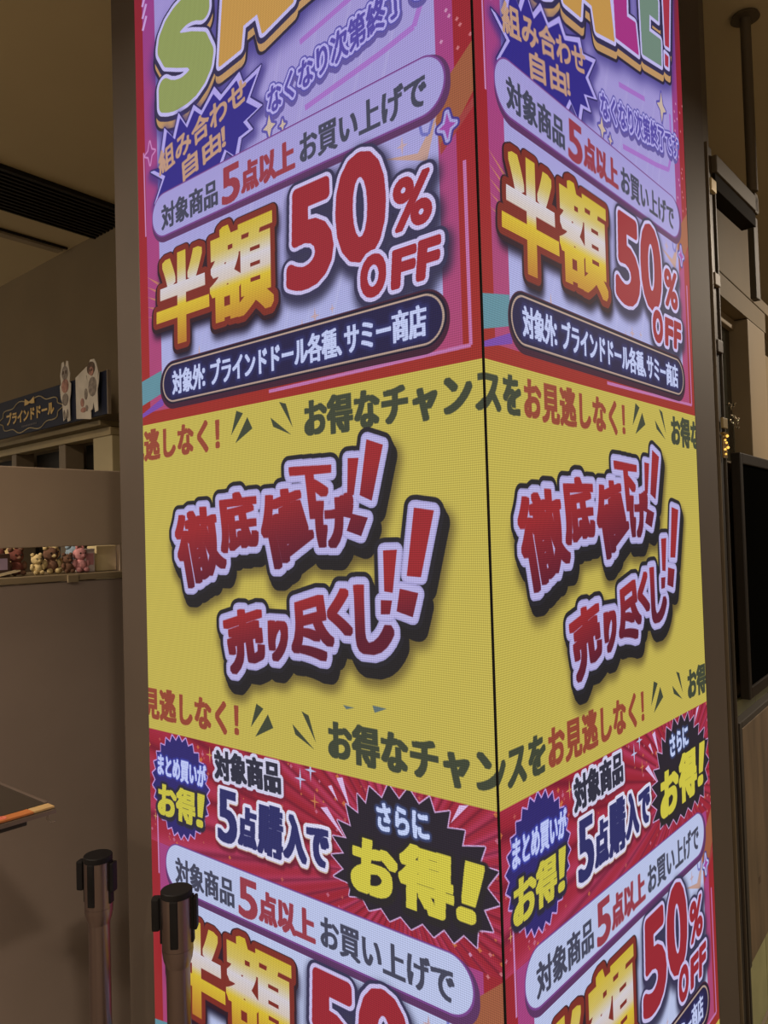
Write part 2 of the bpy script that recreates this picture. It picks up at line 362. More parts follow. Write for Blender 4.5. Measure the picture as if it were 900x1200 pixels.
def lower_header(C):
    z0, z1 = 0.86, 1.197
    cx, cz = .80, 1.04
    def rays(u, z):
        a = np.arctan2(z-cz, u-cx); r = np.hypot(u-cx, z-cz)
        v = .5+.5*np.sin(a*37+2*np.sin(a*5))*np.sin(a*23+1.3); v = v[..., None]**2
        base = np.array((158, 32, 50), np.float32); hi = np.array((184, 56, 96), np.float32); dk = np.array((96, 20, 44), np.float32)
        c = base*(1-v)+hi*v; w = (.5+.5*np.sin(a*61+.7))[..., None]**6
        return (c*(1-.55*w)+dk*.55*w).astype(np.float32)
    rect(C, 0, z0, 1, z1, rays)
    rnd = random.Random(11)
    for i in range(130):
        u, z, r = rnd.random(), rnd.uniform(.93, 1.19), rnd.uniform(.002, .006)
        pol(C, spark(u, z, r, .6, 1), rnd.choice([(190, 90, 80), (196, 110, 140), (206, 120, 60)]), .8)
    for u, z, r, c in ((.535, 1.165, .018, LAV2), (.565, 1.187, .018, LAV2), (.24, 1.166, .016, (196, 140, 80)), (.575, 1.128, .014, (196, 120, 70)), (.03, 1.0, .016, (200, 150, 90)), (.02, .985, .01, (200, 150, 90))):
        pol(C, spark(u, z, r, .2), c)
    for a, b, w in (((.60, 1.12), (.66, 1.07), .018), ((.645, 1.185), (.672, 1.13), .016), ((.618, 1.165), (.64, 1.14), .01), ((.935, 1.19), (.905, 1.155), .02)):
        pol(C, [(a[0]-w/2, a[1]), (a[0]+w/2, a[1]+.004), b], (214, 180, 226))
def lower_header_text(C):
    n = 26
    pts = [(.123+.113*(1.0 if k % 2 else .885)*math.cos(k*PI/n), 1.073+.120*(1.0 if k % 2 else .885)*math.sin(k*PI/n)) for k in range(2*n)]
    Shape().poly(pts).paint(C, [(3, (190, 150, 220), 0, 0, 0, 1), (0, (46, 40, 112), 0, 0, 0, 1)])
    Shape().line('まとめ買いが', .028, 1.086, .222, 1.086, .054, lean=.05).paint(C, [(6, (60, 70, 190), 0, 0, 3, .7), (2.2, (186, 196, 246), 0, 0, 0, 1)])
    Shape().quad('お', (.038, 1.066), (.106, 1.066), (.100, .996), (.034, .996)).quad('得', (.112, 1.070), (.180, 1.070), (.174, .996), (.108, .996)).quad('！', (.194, 1.070), (.214, 1.070), (.204, .998), (.188, .998)).paint(C, [(9, (44, 40, 60), 0, 2, 2, 1), (1, (200, 190, 60), 0, 0, 0, 1)], sq=(3.5, 1.8))
    Shape().line('対象商品', .258, 1.116, .478, 1.122, .066).paint(C, [(11, (120, 30, 50), 2, 5, 4, .8), (8, (206, 204, 232), 0, 0, 0, 1), (.6, (46, 48, 66), 0, 0, 0, 1)], sq=(3, 1.6))
    w = Shape().quad('5', (.272, 1.096), (.328, 1.096), (.324, .985), (.268, .985)).quad('点', (.342, 1.072), (.394, 1.072), (.390, .992), (.338, .992)).quad('購', (.408, 1.092), (.476, 1.092), (.472, .990), (.402, .990)).quad('入', (.488, 1.086), (.544, 1.086), (.542, 1.0), (.484, 1.0)).quad('で', (.554, 1.076), (.608, 1.076), (.602, 1.006), (.556, 1.006))
    w.paint(C, [(12, (100, 24, 44), 3, 8, 5, .8), (10, (198, 170, 150), 0, 1, 0, 1), (8.5, (214, 212, 238), 0, 0, 0, 1), (1, (44, 46, 104), 0, 0, 0, 1)], sq=(4.5, 2))
    # black burst
    out = [(.721, 1.184), (.752, 1.168), (.768, 1.197), (.793, 1.174), (.815, 1.199), (.838, 1.174), (.862, 1.192), (.872, 1.166), (.905, 1.176), (.898, 1.146), (.935, 1.150), (.928, 1.122), (.975, 1.132), (.962, 1.100),
           (1.0, 1.098), (.975, 1.066), (1.0, 1.045), (.968, 1.028), (.985, .998), (.955, .992), (.952, .962), (.926, .975), (.905, .955), (.885, .972), (.862, .952), (.838, .968), (.812, .950), (.788, .966), (.762, .950), (.742, .968),
           (.712, .955), (.695, .975), (.662, .968), (.668, .992), (.622, .995), (.650, 1.015), (.618, 1.035), (.652, 1.045), (.622, 1.072), (.660, 1.075), (.636, 1.105), (.672, 1.100), (.660, 1.140), (.692, 1.128), (.690, 1.165), (.712, 1.150)]
    Shape().poly(out).paint(C, [(2.5, (200, 160, 210), 0, 0, 0, 1), (0, (40, 34, 46), 0, 0, 0, 1)])
    Shape().line('さらに', .735, 1.106, .862, 1.112, .056).paint(C, [(7, (60, 80, 140), 0, 0, 3, .7), (2.4, (190, 204, 246), 0, 0, 0, 1)])
    Shape().quad('お', (.682, 1.082), (.780, 1.082), (.770, .988), (.674, .988)).quad('得', (.796, 1.096), (.904, 1.098), (.898, .990), (.792, .990)).quad('！', (.940, 1.096), (.966, 1.096), (.942, 1.000), (.918, 1.000)).paint(C, [(11, (40, 36, 40), 0, 4, 3, 1), (1, (206, 194, 60), 0, 0, 0, 1)], sq=(7, 4))

YEL = (193, 175, 73)
BAND_BLACK, BAND_BROWN = (62, 68, 52), (150, 66, 48)
def band_text(C, foot, shift):
    """the line that runs on round the corner; shift 0 = left screen, 1 = right screen"""
    per, cw, hh = 1.252, .0662, .0775
    for rep in (-1, 0, 1):
        s0 = .571+rep*per-shift+(.043 if foot < 1.5 else 0)
        if s0 > 1.1 or s0+1.1 < 0: continue
        pos = 0; A, B, W = Shape(), Shape(), Shape()
        for i, ch in enumerate('お得なチャンスをお見逃しなく！'):
            w = .0662*(.9 if ch == 'ャ' else 1)
            u = s0+i*.0685
            (A if i < 8 else B).quad(ch, (u, foot+hh), (u+cw, foot+hh), (u+cw, foot), (u, foot), em=True)
        A.paint(C, [(.8, BAND_BLACK, 0, 0, 0, 1)], sq=(3.2, 1.8)); B.paint(C, [(.8, BAND_BROWN, 0, 0, 0, 1)], sq=(2.6, 1.7))
        f = foot+.004
        for tri in ([(.056, .078), (.078, .070), (.036, .026)], [(.092, .060), (.108, .034), (.050, .008)]):
            e = s0+15*.0685
            pol(C, [(e+a-.06+.02, f+b) for a, b in tri], BAND_BLACK)
        for tri in ([(-.070, .079), (-.050, .073), (-.031, .022)], [(-.098, .050), (-.090, .030), (-.036, .008)]):
            pol(C, [(s0+a, f+b) for a, b in tri], BAND_BLACK)

def band_logo(C, dx):
    rows = []
    for base, sl, span, gl, bars in (
        (1.545, .20, .13, (('徹', [(.122, 1.700), (.268, 1.728), (.312, 1.592), (.160, 1.535)]), ('底', [(.288, 1.746), (.414, 1.748), (.420, 1.636), (.306, 1.622)]), ('値', [(.426, 1.730), (.545, 1.752), (.588, 1.646), (.462, 1.578)]),
                  ('下', [(.532, 1.788), (.638, 1.784), (.630, 1.700), (.560, 1.680)]), ('げ', [(.600, 1.722), (.696, 1.728), (.684, 1.636), (.610, 1.626)])),
         ([(.69, 1.797), (.718, 1.795), (.703, 1.726), (.686, 1.727)], [(.675, 1.712), (.702, 1.708), (.696, 1.682), (.67, 1.687)], [(.739, 1.828), (.779, 1.814), (.748, 1.713), (.718, 1.725)], [(.697, 1.691), (.737, 1.682), (.719, 1.648), (.682, 1.659)])),
        (1.385, .22, .10, (('売', [(.300, 1.478), (.422, 1.507), (.432, 1.400), (.330, 1.358)]), ('り', [(.452, 1.472), (.506, 1.484), (.498, 1.412), (.460, 1.394)]),
                  ('尽', [(.524, 1.510), (.618, 1.534), (.640, 1.416), (.528, 1.396)]), ('く', [(.628, 1.532), (.676, 1.548), (.684, 1.464), (.634, 1.462)]), ('し', [(.702, 1.552), (.784, 1.562), (.786, 1.440), (.706, 1.428)])),
         ([(.772, 1.621), (.805, 1.622), (.792, 1.544), (.772, 1.546)], [(.763, 1.53), (.79, 1.53), (.784, 1.505), (.762, 1.504)], [(.847, 1.696), (.891, 1.689), (.858, 1.573), (.826, 1.575)], [(.809, 1.552), (.851, 1.545), (.837, 1.502), (.8, 1.511)]))):
        s, b = Shape(), Shape()
        for ch, q in gl: s.quad(ch, *q)
        for q in bars: b.poly(q)
        def red(u, z, base=base, sl=sl, span=span):
            t = np.clip((z-base-sl*(u-dx-.15-(.18 if base < 1.5 else 0)))/span+.1, 0, 1)[..., None]
            return ((1-t)*np.array((96, 26, 46), np.float32)+t*np.array((158, 38, 44), np.float32)).astype(np.float32)
        rows.append((s, (7.8, 4.4), red)); rows.append((b, (0, 0), red))
    for q, k, c in rows: q.paint(C, [(32, (92, 76, 40), 12, 26, 14, .8)], dx, sq=k)
    for q, k, c in rows: q.paint(C, [(23, (34, 32, 36), 11, 20, 0, 1), (23, (34, 32, 36), 5, 10, 0, 1), (23, (38, 36, 44), 0, 0, 0, 1)], dx, sq=k)
    for q, k, c in rows: q.paint(C, [(14, (164, 158, 212), 0, 0, 0, 1), (10.5, (180, 174, 226), 0, 0, 0, 1)], dx, sq=k)
    for q, k, c in rows: q.paint(C, [(0, c, 0, 0, 0, 1)], dx, sq=k)

def draw_screens():
    C = np.zeros((AH, AW, 3), np.float32)
    base_panel(C, 0, vgrad([(3.1, (156, 140, 210)), (2.5, (160, 150, 213)), (2.0, (168, 174, 224))]), 3.15); upper_header(C); sale_panel(C, 0)  # field duller and bluer upward: LED viewing-angle falloff put into its colour
    lower_header(C)
    # the frame of the lower panel shows again under the header
    dz = -1.549
    base_panel(C, dz, LAV2, .925)
    rect(C, 0, Z_BOT, 1, .387, YEL)
    sale_panel(C, dz); lower_header_text(C)
    rect(C, 0, 1.194, 1, 1.936, YEL)
    out = []
    for k, dx in ((0, 0.0), (1, -.038)):
        D = C.copy()
        band_text(D, 1.846, k); band_text(D, 1.218, k)
        if k == 0:
            pol(D, [(.735, 1.335), (.77, 1.333), (.74, 1.322)], (92, 110, 110)); pol(D, [(.66, 1.327), (.69, 1.325), (.668, 1.32)], (92, 110, 110))
        band_logo(D, dx)
        y = D @ np.array((.30, .55, .15), np.float32); D = (D*.92+y[..., None]*.08)*.985
        out.append(np.clip(D/255, 0, 1))
    return out

# ---------------------------------------------------------------- the LED pillar
def led_material(name, arr):
    im = bpy.data.images.new(name, AW, AH); px = np.ones((AH, AW, 4), np.float32); px[..., :3] = arr[::-1]
    im.pixels.foreach_set(px.ravel()); im.update(); im.pack()
    m = bpy.data.materials.new(name); m.use_nodes = True; nt = m.node_tree; N = nt.nodes.new; L = nt.links.new
    b = nt.nodes['Principled BSDF']; b.inputs['Base Color'].default_value = (.012, .012, .014, 1); b.inputs['Roughness'].default_value = .55; b.inputs['Specular IOR Level'].default_value = .04
    uv = N('ShaderNodeUVMap'); uv.uv_map = 'screen'
    tx = N('ShaderNodeTexImage'); tx.image = im; tx.extension = 'EXTEND'; L(uv.outputs[0], tx.inputs[0])
    sx = N('ShaderNodeSeparateXYZ'); L(uv.outputs[0], sx.inputs[0])
    def wave(sock, cells, amp):
        a = N('ShaderNodeMath'); a.operation = 'MULTIPLY'; a.inputs[1].default_value = cells*2*PI; L(sock, a.inputs[0])
        s = N('ShaderNodeMath'); s.operation = 'SINE'; L(a.outputs[0], s.inputs[0])
        k = N('ShaderNodeMath'); k.operation = 'MULTIPLY_ADD'; k.inputs[1].default_value = amp; k.inputs[2].default_value = 1; L(s.outputs[0], k.inputs[0]); return k
    wy = wave(sx.outputs[1], (Z_TOP-Z_BOT)/.0039, .20); wx = wave(sx.outputs[0], 1/.0039, .16)   # rows and columns of the lamp grid
    mm = N('ShaderNodeMath'); mm.operation = 'MULTIPLY'; L(wy.outputs[0], mm.inputs[0]); L(wx.outputs[0], mm.inputs[1])
    L(tx.outputs[0], b.inputs['Emission Color']); L(mm.outputs[0], b.inputs['Emission Strength'])
    return m
ART = draw_screens()
bpy.data.objects.remove(_ob); bpy.data.curves.remove(_cu)
pillar = thing('led_pillar', (0, 0, 0), 'tall square pillar wrapped in bright pink and yellow LED sale screens', 'pillar')
M_FR = mat('bronze_frame', (80, 69, 60), .65, 0, .04, 3)
M_FR2 = mat('bronze_frame_edge', (88, 77, 64), .6, 0, .04, 3)
M_DK = mat('dark_void', (22, 20, 20), .7)
def screen(o, d, inward, arr, name, label):
    """the lamp surface from o along d, Z_BOT to Z_TOP, 3 cm deep"""
    bm = bmesh.new(); g = .0025; n = 8
    uvl = bm.loops.layers.uv.new('screen')
    o = Vector(o); H = Z_TOP-Z_BOT
    front = [[bm.verts.new(o+d*i+Z*(Z_BOT+H*k/n)) for k in range(n+1)] for i in (0, 1)]
    back = [[bm.verts.new(o+d*i+inward*.03+Z*(Z_BOT+H*k/n)) for k in (0, n)] for i in (0, 1)]
    for k in range(n):
        f = bm.faces.new((front[0][k], front[1][k], front[1][k+1], front[0][k+1]))
        for l, (a, c) in zip(f.loops, ((0, k), (1, k), (1, k+1), (0, k+1))): l[uvl].uv = (a, c/n)
    bm.faces.new([back[0][0], back[0][1], back[1][1], back[1][0]])
    bm.faces.new([front[0][0]]+[back[0][0], back[1][0]]+[front[1][0]])
    bm.faces.new([front[1][n], back[1][1], back[0][1], front[0][n]])
    bm.faces.new([v for v in front[0]]+[back[0][1], back[0][0]])
    bm.faces.new([v for v in reversed(front[1])]+[back[1][0], back[1][1]])
    for f in bm.faces:
        f.material_index = 0
        if abs(f.normal.dot(inward)) < .5 or len(f.verts) == 4 and f.verts[0] in back[0]: f.material_index = 1
    bm.normal_update()
    for f in bm.faces: f.material_index = 0 if f.calc_area() > .2 and all((v in front[0] or v in front[1]) for v in f.verts) and len(f.verts) == 4 else 1
    ob = finish(name, bm, led_material(label+'_picture', arr), pillar); ob.data.materials.append(M_DK); return ob
GAP = .0034
sl = screen(DL*1.0, -DL*(1-GAP), DR, ART[0], 'screen', 'left'); sl['label'] = 'left screen face, sale panels above and below a yellow band'
sr = screen(DR*GAP, DR*(1-GAP), DL, ART[1], 'screen', 'right'); sr['label'] = 'right screen face, seen at a steeper angle'
# core behind the screens, and the plain cladding beside, above and below them
core_a, core_b = 1.11, 1.165
box('core', M_DK, DR*.035+DL*.035, DL*(core_a-.04), DR*(core_b-.04), Z*CEIL, pillar)
box('frame_post', M_FR, DL*1.0+DR*0, DL*.11, DR*.06, Z*CEIL, pillar, .004)
box('frame_post', M_FR, DR*1.0+DL*0, DR*.165, DL*.06, Z*CEIL, pillar, .004)
box('edge_strip', M_FR2, DR*1.168+DL*.012, DR*.078, DL*.06, Z*CEIL, pillar, .003)
box('corner_seam', M_DK, DR*.004+DL*.004, DL*.03, DR*.03, Z*CEIL, pillar)
for z0, z1 in ((0, Z_BOT-.002), (Z_TOP+.002, CEIL)):
    box('cladding_panel', M_FR, DL*.003, DL*.995, DR*.03, Z*(z1-z0), pillar).location.z += z0
    box('cladding_panel', M_FR, DR*.035, DR*.963, DL*.03, Z*(z1-z0), pillar).location.z += z0

# slotted rail of the shop fitting standing along the pillar's right edge
rail = thing('slotted_rail', DR*1.21+DL*-.004, 'slim brown metal rail with pale clips along the right edge of the screen pillar', 'rail')
M_RL = mat('rail_metal', (72, 60, 46), .35, .6); M_RS = mat('rail_slot', (30, 24, 18), .6); M_CL = mat('clip', (206, 186, 140), .4, .2)
box('channel', mat('rail_light', (104, 90, 70), .45, .1), DR*1.178+DL*-.004, DR*.006, DL*.015, Z*2.73, rail, .001)
box('channel', mat('rail_dim', (62, 52, 40), .5), DR*1.238+DL*-.002, DR*.007, DL*.013, Z*2.71, rail, .001)
box('slot', mat('rail_brown', (66, 55, 43), .5), DR*1.185+DL*.004+Z*2.135, DR*.052, DL*.006, Z*.595, rail)
box('slot', M_RS, DR*1.185+DL*.004, DR*.052, DL*.006, Z*2.134, rail)
for zc, mc in ((2.595, M_CL), (2.325, mat('clip_tan', (120, 102, 76), .5)), (2.135, mat('clip_dim', (70, 58, 44), .5))): box('clip', mc, DR*1.190+DL*-.008+Z*zc, DR*.044, DL*.012, Z*.035, rail, .002)

# ---------------------------------------------------------------- shell
M_CEIL = mat('ceiling_paint', (196, 178, 138), .9, 0, .02, 2)
M_WL = mat('wall_paint', (122, 106, 80), .85, 0, .03, 3)
M_WR = mat('wall_right_paint', (160, 138, 104), .75, 0, .04, 4)
M_FL = mat('floor_stone', (120, 108, 92), .45, 0, .06, 3)
struct(box('ceiling', M_CEIL, (-7, -7, CEIL), (14, 0, 0), (0, 14, 0), (0, 0, .1)))
struct(box('floor', M_FL, (-7, -7, -.1), (14, 0, 0), (0, 14, 0), (0, 0, .1)))
struct(box('wall_right_added', mat('added_wall_dark', (40, 33, 26), .8), (4.2, -3.5, 0), (.1, 0, 0), (0, 10.4, 0), (0, 0, CEIL)))  # unseen wall added, kept dark so the display glass reflects dark
struct(box('wall_back', mat('back_wall', (92, 78, 58), .8), (-6.9, 7.0, 0), (11.1, 0, 0), (0, .1, 0), (0, 0, CEIL)))
W0 = Vector((-1.888, 2.537, 0))
wl = struct(box('wall_left', M_WL, W0-D1*1.45, D1*5.5, DQ*.12, Z*CEIL))
# shop wall on the right: post, lintel, glazed recess, lower wall of pale tiles
Q = Vector((.80, 1.422, 0)); QN = Vector((-.8697, .4936, 0))
def qbox(name, m, a0, a1, z0, z1, off=0, th=.1, parent=None, bev=0):
    return box(name, m, Q+DQ*a0+QN*off+Z*z0, DQ*(a1-a0), QN*th, Z*(z1-z0), parent, bev)
wr = struct(bpy.data.objects.new('wall_right', None)); COL.objects.link(wr)
M_PN = mat('wall_panel', (120, 104, 74), .7, 0, .04, 4); M_PN2 = mat('casing_paint', (142, 124, 94), .6, 0, .03, 4)
qbox('lintel', M_PN, -.18, .62, 2.40, 2.475, 0, .12, wr)
qbox('upper_panel', M_PN, -.18, .44, 2.485, 2.80, .004, .1, wr, .003)
qbox('upper_panel', M_PN, .452, 1.9, 2.485, 2.53, .004, .1, wr, .003)
qbox('casing', M_PN2, -.18, .315, 2.36, 2.398, .045, .02, wr, .003)
qbox('door_post', M_PN2, .318, .60, 0, 2.398, 0, .12, wr, .004)
qbox('wall_body', M_PN, .604, 1.9, 0, 2.40, .09, .1, wr)
qbox('wall_body', M_PN, -.18, .316, 0, 1.86, .012, .1, wr)
M_GL = mat('dark_glass', (40, 42, 36), .15, 0, .03, 3, spec=.3)
win = struct(qbox('window_1', M_GL, -.18, .316, 1.86, 2.40, .065, .01)); 
M_TL = mat('tile_glaze', (146, 146, 106), .35, 0, .07, 9)
for i in range(6):
    for j in range(4):
        o = qbox('tile', M_TL, -.17+i*.33, -.17+i*.33+.324, .012+j*.27, .012+j*.27+.264, -.008, .012, wr, .002)
M_PK = [mat('plank_%s' % 'abc'[k], c, .5, 0, .12, 6, wood=(1, 1, 1)) for k, c in enumerate(((104, 96, 62), (78, 66, 44), (112, 102, 66)))]
fl = bpy.data.objects['floor']
for j in range(7):
    for i in range(3):
        o = Q+DQ*(-.3+i*.8+(.3 if j % 2 else 0))-QN*(.012+(j+1)*.11)
        box('plank', M_PK[(i+j*2) % 3], o+Z*.0005, DQ*.796, QN*.106, Z*.008, fl, .0015)

# ceiling vent of dark slats, and the slot beside it
M_VT = mat('vent_metal', (26, 22, 19), .5, .3); M_VB = mat('vent_shadow', (8, 7, 6), .9)
vd = Vector((.4936, .8697, 0)); vn = Vector((-.8697, .4936, 0)); V0 = Vector((-1.766, 2.303, CEIL))
vent = thing('ceiling_vent', V0-vd*1.5, 'long black slatted air grille in the ceiling, running to the shop wall', 'vent')
box('tray', M_VB, V0-vd*3.2-Z*.006, vd*3.38, vn*.408, Z*.005, vent)
for k in range(11): box('slat', M_VT, V0-vd*3.2+vn*(.006+k*.0365)-Z*.020, vd*(3.27+k*.019), vn*.014, Z*.018, vent)
for k in (0, 1): box('rim', M_VT, V0-vd*3.2+vn*(-.008 if k == 0 else .402)-Z*.022, vd*(3.25 if k == 0 else 3.46), vn*.012, Z*.021, vent)
tr = struct(box('trim_1', M_VT, Vector((-2.285, 2.757, CEIL-.012))-vd*2.4, vd*2.42, vn*.012, Z*.011))
tr2 = struct(box('trim_2', mat('trim_paint', (150, 134, 108), .8), Vector((-2.300, 2.766, CEIL-.022))-vd*2.4, vd*2.40, vn*.055, Z*.021))

# ---------------------------------------------------------------- shop fixture with the sign on the left
S0 = Vector((-1.698, 2.089, 0)); SN = Vector((-.5587, -.8294, 0))      # SN points back at the viewer
def sbox(name, m, a0, a1, z0, z1, off=0, th=.03, parent=None, bev=0):
    """a: metres to the left along the sign; off: metres towards the viewer"""
    return box(name, m, S0+D1*a0+SN*off+Z*z0, D1*(a1-a0), SN*th, Z*(z1-z0), parent, bev)
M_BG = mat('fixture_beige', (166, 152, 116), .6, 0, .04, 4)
fx = thing('display_fixture', S0+D1*.6, 'beige shelving frame with dark openings under the blue sign board', 'fixture')
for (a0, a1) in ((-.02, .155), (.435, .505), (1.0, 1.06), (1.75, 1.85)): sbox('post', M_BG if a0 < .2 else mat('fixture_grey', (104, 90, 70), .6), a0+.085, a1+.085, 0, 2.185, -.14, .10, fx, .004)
sbox('header_beam', mat('fixture_tan', (146, 130, 94), .6), .06, 1.9, 2.152, 2.19, -.10, .07, fx, .003)
sbox('top_beam', mat('fixture_olive', (112, 98, 68), .7), .06, 1.9, 2.192, 2.216, -.12, .14, fx, .002)
for a0, a1 in ((.24, .515), (.595, 1.075), (1.155, 1.80)): sbox('back_panel', mat('dark_glossy', (28, 25, 21), .5, spec=.15), a0, a1, .9, 2.15, -.17, .02, fx)
sbox('back_panel', MATS['dark_glossy'], -.06, .055, 1.6, 2.14, -.17, .02, fx)
sbox('wall_box', M_BG, -.10, -.045, 2.235, 2.30, -.20, .05, fx, .004)
sgn = thing('sign_board', S0+D1*.6+Z*2.3, 'long dark blue sign board with gold writing in a scalloped frame', 'sign')
sbox('board', mat('sign_blue', (30, 35, 54), .6, 0, .05, 5, spec=.2), -.075, 1.5, 2.225, 2.42, .045, .012, sgn, .001)
sbox('end_rim', mat('sign_rim', (130, 116, 100), .4), -.081, -.075, 2.223, 2.422, .043, .016, sgn)
M_GD = mat('sign_gold', (196, 164, 96), .5); M_GD2 = mat('sign_gold_dim', (158, 142, 104), .5)
def flat_text(name, body, m, org, ax, az, size, ext, parent, off=0):
    cu = bpy.data.curves.new(name, 'FONT'); cu.body = body; cu.size = size; cu.extrude = ext; cu.offset = off; cu.align_x = 'CENTER'; cu.align_y = 'CENTER'; cu.resolution_u = 3
    to = bpy.data.objects.new(name, cu); COL.objects.link(to)
    me = bpy.data.meshes.new_from_object(to.evaluated_get(bpy.context.evaluated_depsgraph_get())); bpy.data.objects.remove(to); bpy.data.curves.remove(cu)
    me.materials.clear(); me.materials.append(m); n = Vector(ax).cross(Vector(az))
    me.transform(Matrix.Translation(org) @ Matrix((ax, az, n)).transposed().to_4x4())
    o = bpy.data.objects.new(name, me); COL.objects.link(o); o.parent = parent; o.matrix_parent_inverse = Matrix.Translation(parent.location).inverted(); return o
AX = -D1
so = lambda a, z, f=.0585: S0+D1*(a-.075)+SN*f+Z*z
flat_text('lettering', 'ブラインドドール', M_GD, so(.775, 2.312), AX, Z, .068, .0012, sgn, .0024)
bm = bmesh.new()
for k in range(12): bm_box(bm, so(.775+.085-k*.0145, 2.258), AX*.009, Z*.009, SN*.0008)
finish('small_lettering', bm, mat('sign_print_dim', (84, 80, 84), .6), sgn)
fr = [(.775+.345*(1+.05*math.cos(10*t))*math.cos(t), 2.314+.076*(1+.12*math.cos(10*t))*math.sin(t)) for t in [2*PI*k/80 for k in range(81)]]
tube('scalloped_frame', M_GD2, [so(a, z, .0585) for a, z in fr], .0030, sgn, 6)
bow = [(0, 0), (.05, .022), (.056, -.012), (.02, -.010), (0, -.004), (-.02, -.010), (-.056, -.012), (-.05, .022)]
slab('bow', M_GD, so(.765, 2.378), AX, Z, bow, .003, sgn)
fr2 = [(.10+.035*math.cos(t), 2.325+.07*(1+.1*math.cos(6*t))*math.sin(t)) for t in [2*PI*k/40 for k in range(41)]]
tube('oval_frame', mat('sign_frame_dim', (74, 66, 66), .6), [so(a, z) for a, z in fr2], .002, sgn, 6)
# paper cut-outs hung over the sign
M_PW = mat('paper_white', (196, 188, 176), .8, 0, .05, 20); M_PG = mat('print_grey', (128, 118, 110), .8, 0, .2, 60); M_PR = mat('print_rose', (158, 116, 104), .8, 0, .2, 60); M_PB = mat('print_brown', (84, 66, 54), .8, 0, .2, 60)
def outline(hw, z0, z1, ears=True):
    pts = [(-hw*.45, z0), (-hw*.1, z0+.01), (hw*.1, z0+.04), (hw*.3, z0-.008), (hw*.75, z0-.004), (hw*.7, z0+.09), (hw*.9, z0+.12), (hw, z0+.17), (hw*.75, z1-.10), (hw*.85, z1-.06), (hw*.6, z1-.022)]
    if ears: pts += [(hw*.55, z1), (hw*.25, z1+.004), (hw*.1, z1-.02), (-hw*.1, z1-.02), (-hw*.25, z1+.004), (-hw*.6, z1)]
    else: pts += [(hw*.3, z1), (-hw*.3, z1+.002)]
    return pts+[(-hw*.7, z1-.025), (-hw*.9, z1-.06), (-hw*.75, z1-.10), (-hw, z0+.17), (-hw*.85, z0+.11), (-hw*.6, z0+.09)]
def oval(name, m, a, z, ra, rz, parent, f, n=12):
    return slab(name, m, so(a, z, f), AX, Z, [(ra*math.cos(2*PI*k/n), rz*math.sin(2*PI*k/n)) for k in range(n)], .0015, parent)
c1 = thing('paper_cutout', so(.365, 2.25, .07), 'slim white paper figure cut-out with two ears, hanging left on the sign', 'cutout')
slab('sheet', M_PW, so(.365, 0, .066), AX, Z, outline(.055, 2.235, 2.515), .003, c1)
oval('printed_head', M_PG, .365, 2.462, .030, .034, c1, .0695); oval('printed_body', M_PR, .365, 2.40, .034, .034, c1, .0695); oval('printed_body', M_PG, .365, 2.335, .030, .030, c1, .0695)
for s in (-1, 1): oval('printed_eye', M_PB, .365+s*.013, 2.465, .005, .009, c1, .0712); oval('printed_leg', M_PG, .365+s*.016-.004, 2.265, .008, .022, c1, .0695)
c2 = thing('paper_cutout', so(.13, 2.25, .07), 'broad white paper figure cut-out with dark hair, nearest the sign\'s right end', 'cutout')
slab('sheet', M_PW, so(.085, 0, .078), AX, Z, outline(.058, 2.245, 2.478, False), .003, c2)
oval('printed_hair', M_PB, .095, 2.44, .036, .030, c2, .0815); oval('printed_face', M_PR, .09, 2.425, .020, .020, c2, .0832); oval('printed_body', M_PG, .085, 2.355, .036, .045, c2, .0815); oval('printed_eye', M_PB, .082, 2.43, .004, .006, c2, .085); oval('printed_eye', M_PB, .098, 2.43, .004, .006, c2, .085)
c3 = thing('paper_card', so(.235, 2.25, .07), 'tilted white printed card between the two paper figures on the sign', 'card')
slab('sheet', M_PW, so(.195, 0, .062), AX, Z, [(-.075, 2.232), (.060, 2.215), (.066, 2.40), (.03, 2.462), (-.078, 2.425)], .003, c3)
for a, z, w, h, m in ((.21, 2.30, .016, .020, M_PR), (.175, 2.335, .014, .026, M_PG), (.20, 2.265, .026, .012, M_PR), (.17, 2.27, .012, .014, M_PG)): oval('printed_mark', m, a, z, w, h, c3, .0655)

# ---------------------------------------------------------------- partition with the viewing slot, and the toys behind it
P0 = Vector((-1.198, 1.156, 0))
def pb(name, m, a0, a1, z0, z1, off=0, th=.02, parent=None, bev=0):
    """a: metres along the partition (negative = left in view); off: metres behind it"""
    return box(name, m, P0+DR*a0+DL*off+Z*z0, DR*(a1-a0), DL*th, Z*(z1-z0), parent, bev)
M_PT = mat('partition_laminate', (178, 158, 138), .5, 0, .03, 3)
part = thing('partition', P0+DR*-.6, 'waist-high to eye-level greige shop partition with a narrow viewing slot', 'partition')
pb('upper_panel', M_PT, -2.2, .60, 1.642, 1.884, 0, .02, part, .003)
pb('lower_panel', mat('partition_lower', (152, 136, 126), .5, 0, .03, 3), -2.2, .60, 0, 1.533, 0, .02, part, .003)
pb('ledge', mat('ledge_laminate', (140, 124, 98), .5, 0, .04, 4), -2.2, .60, 1.535, 1.556, -.012, .36, part, .003)
pb('latch', MATS['ledge_laminate'], -.20, -.165, 1.530, 1.552, -.018, .006, part, .001)
pb('end_post', M_PT, -.012, .0, 1.556, 1.642, 0, .02, part)
M_BR = mat('plush_brown', (112, 80, 62), .95, 0, .15, 60, bump=.6); M_YL = mat('plush_cream', (206, 184, 132), .95, 0, .12, 60, bump=.6); M_PI = mat('plush_pink', (206, 144, 146), .95, 0, .12, 60, bump=.6); M_RB = mat('plush_russet', (120, 66, 56), .95, 0, .15, 60, bump=.6); M_LB = mat('plush_blue', (150, 172, 190), .95, 0, .1, 60, bump=.6); M_EY = mat('toy_eye', (20, 16, 14), .3)
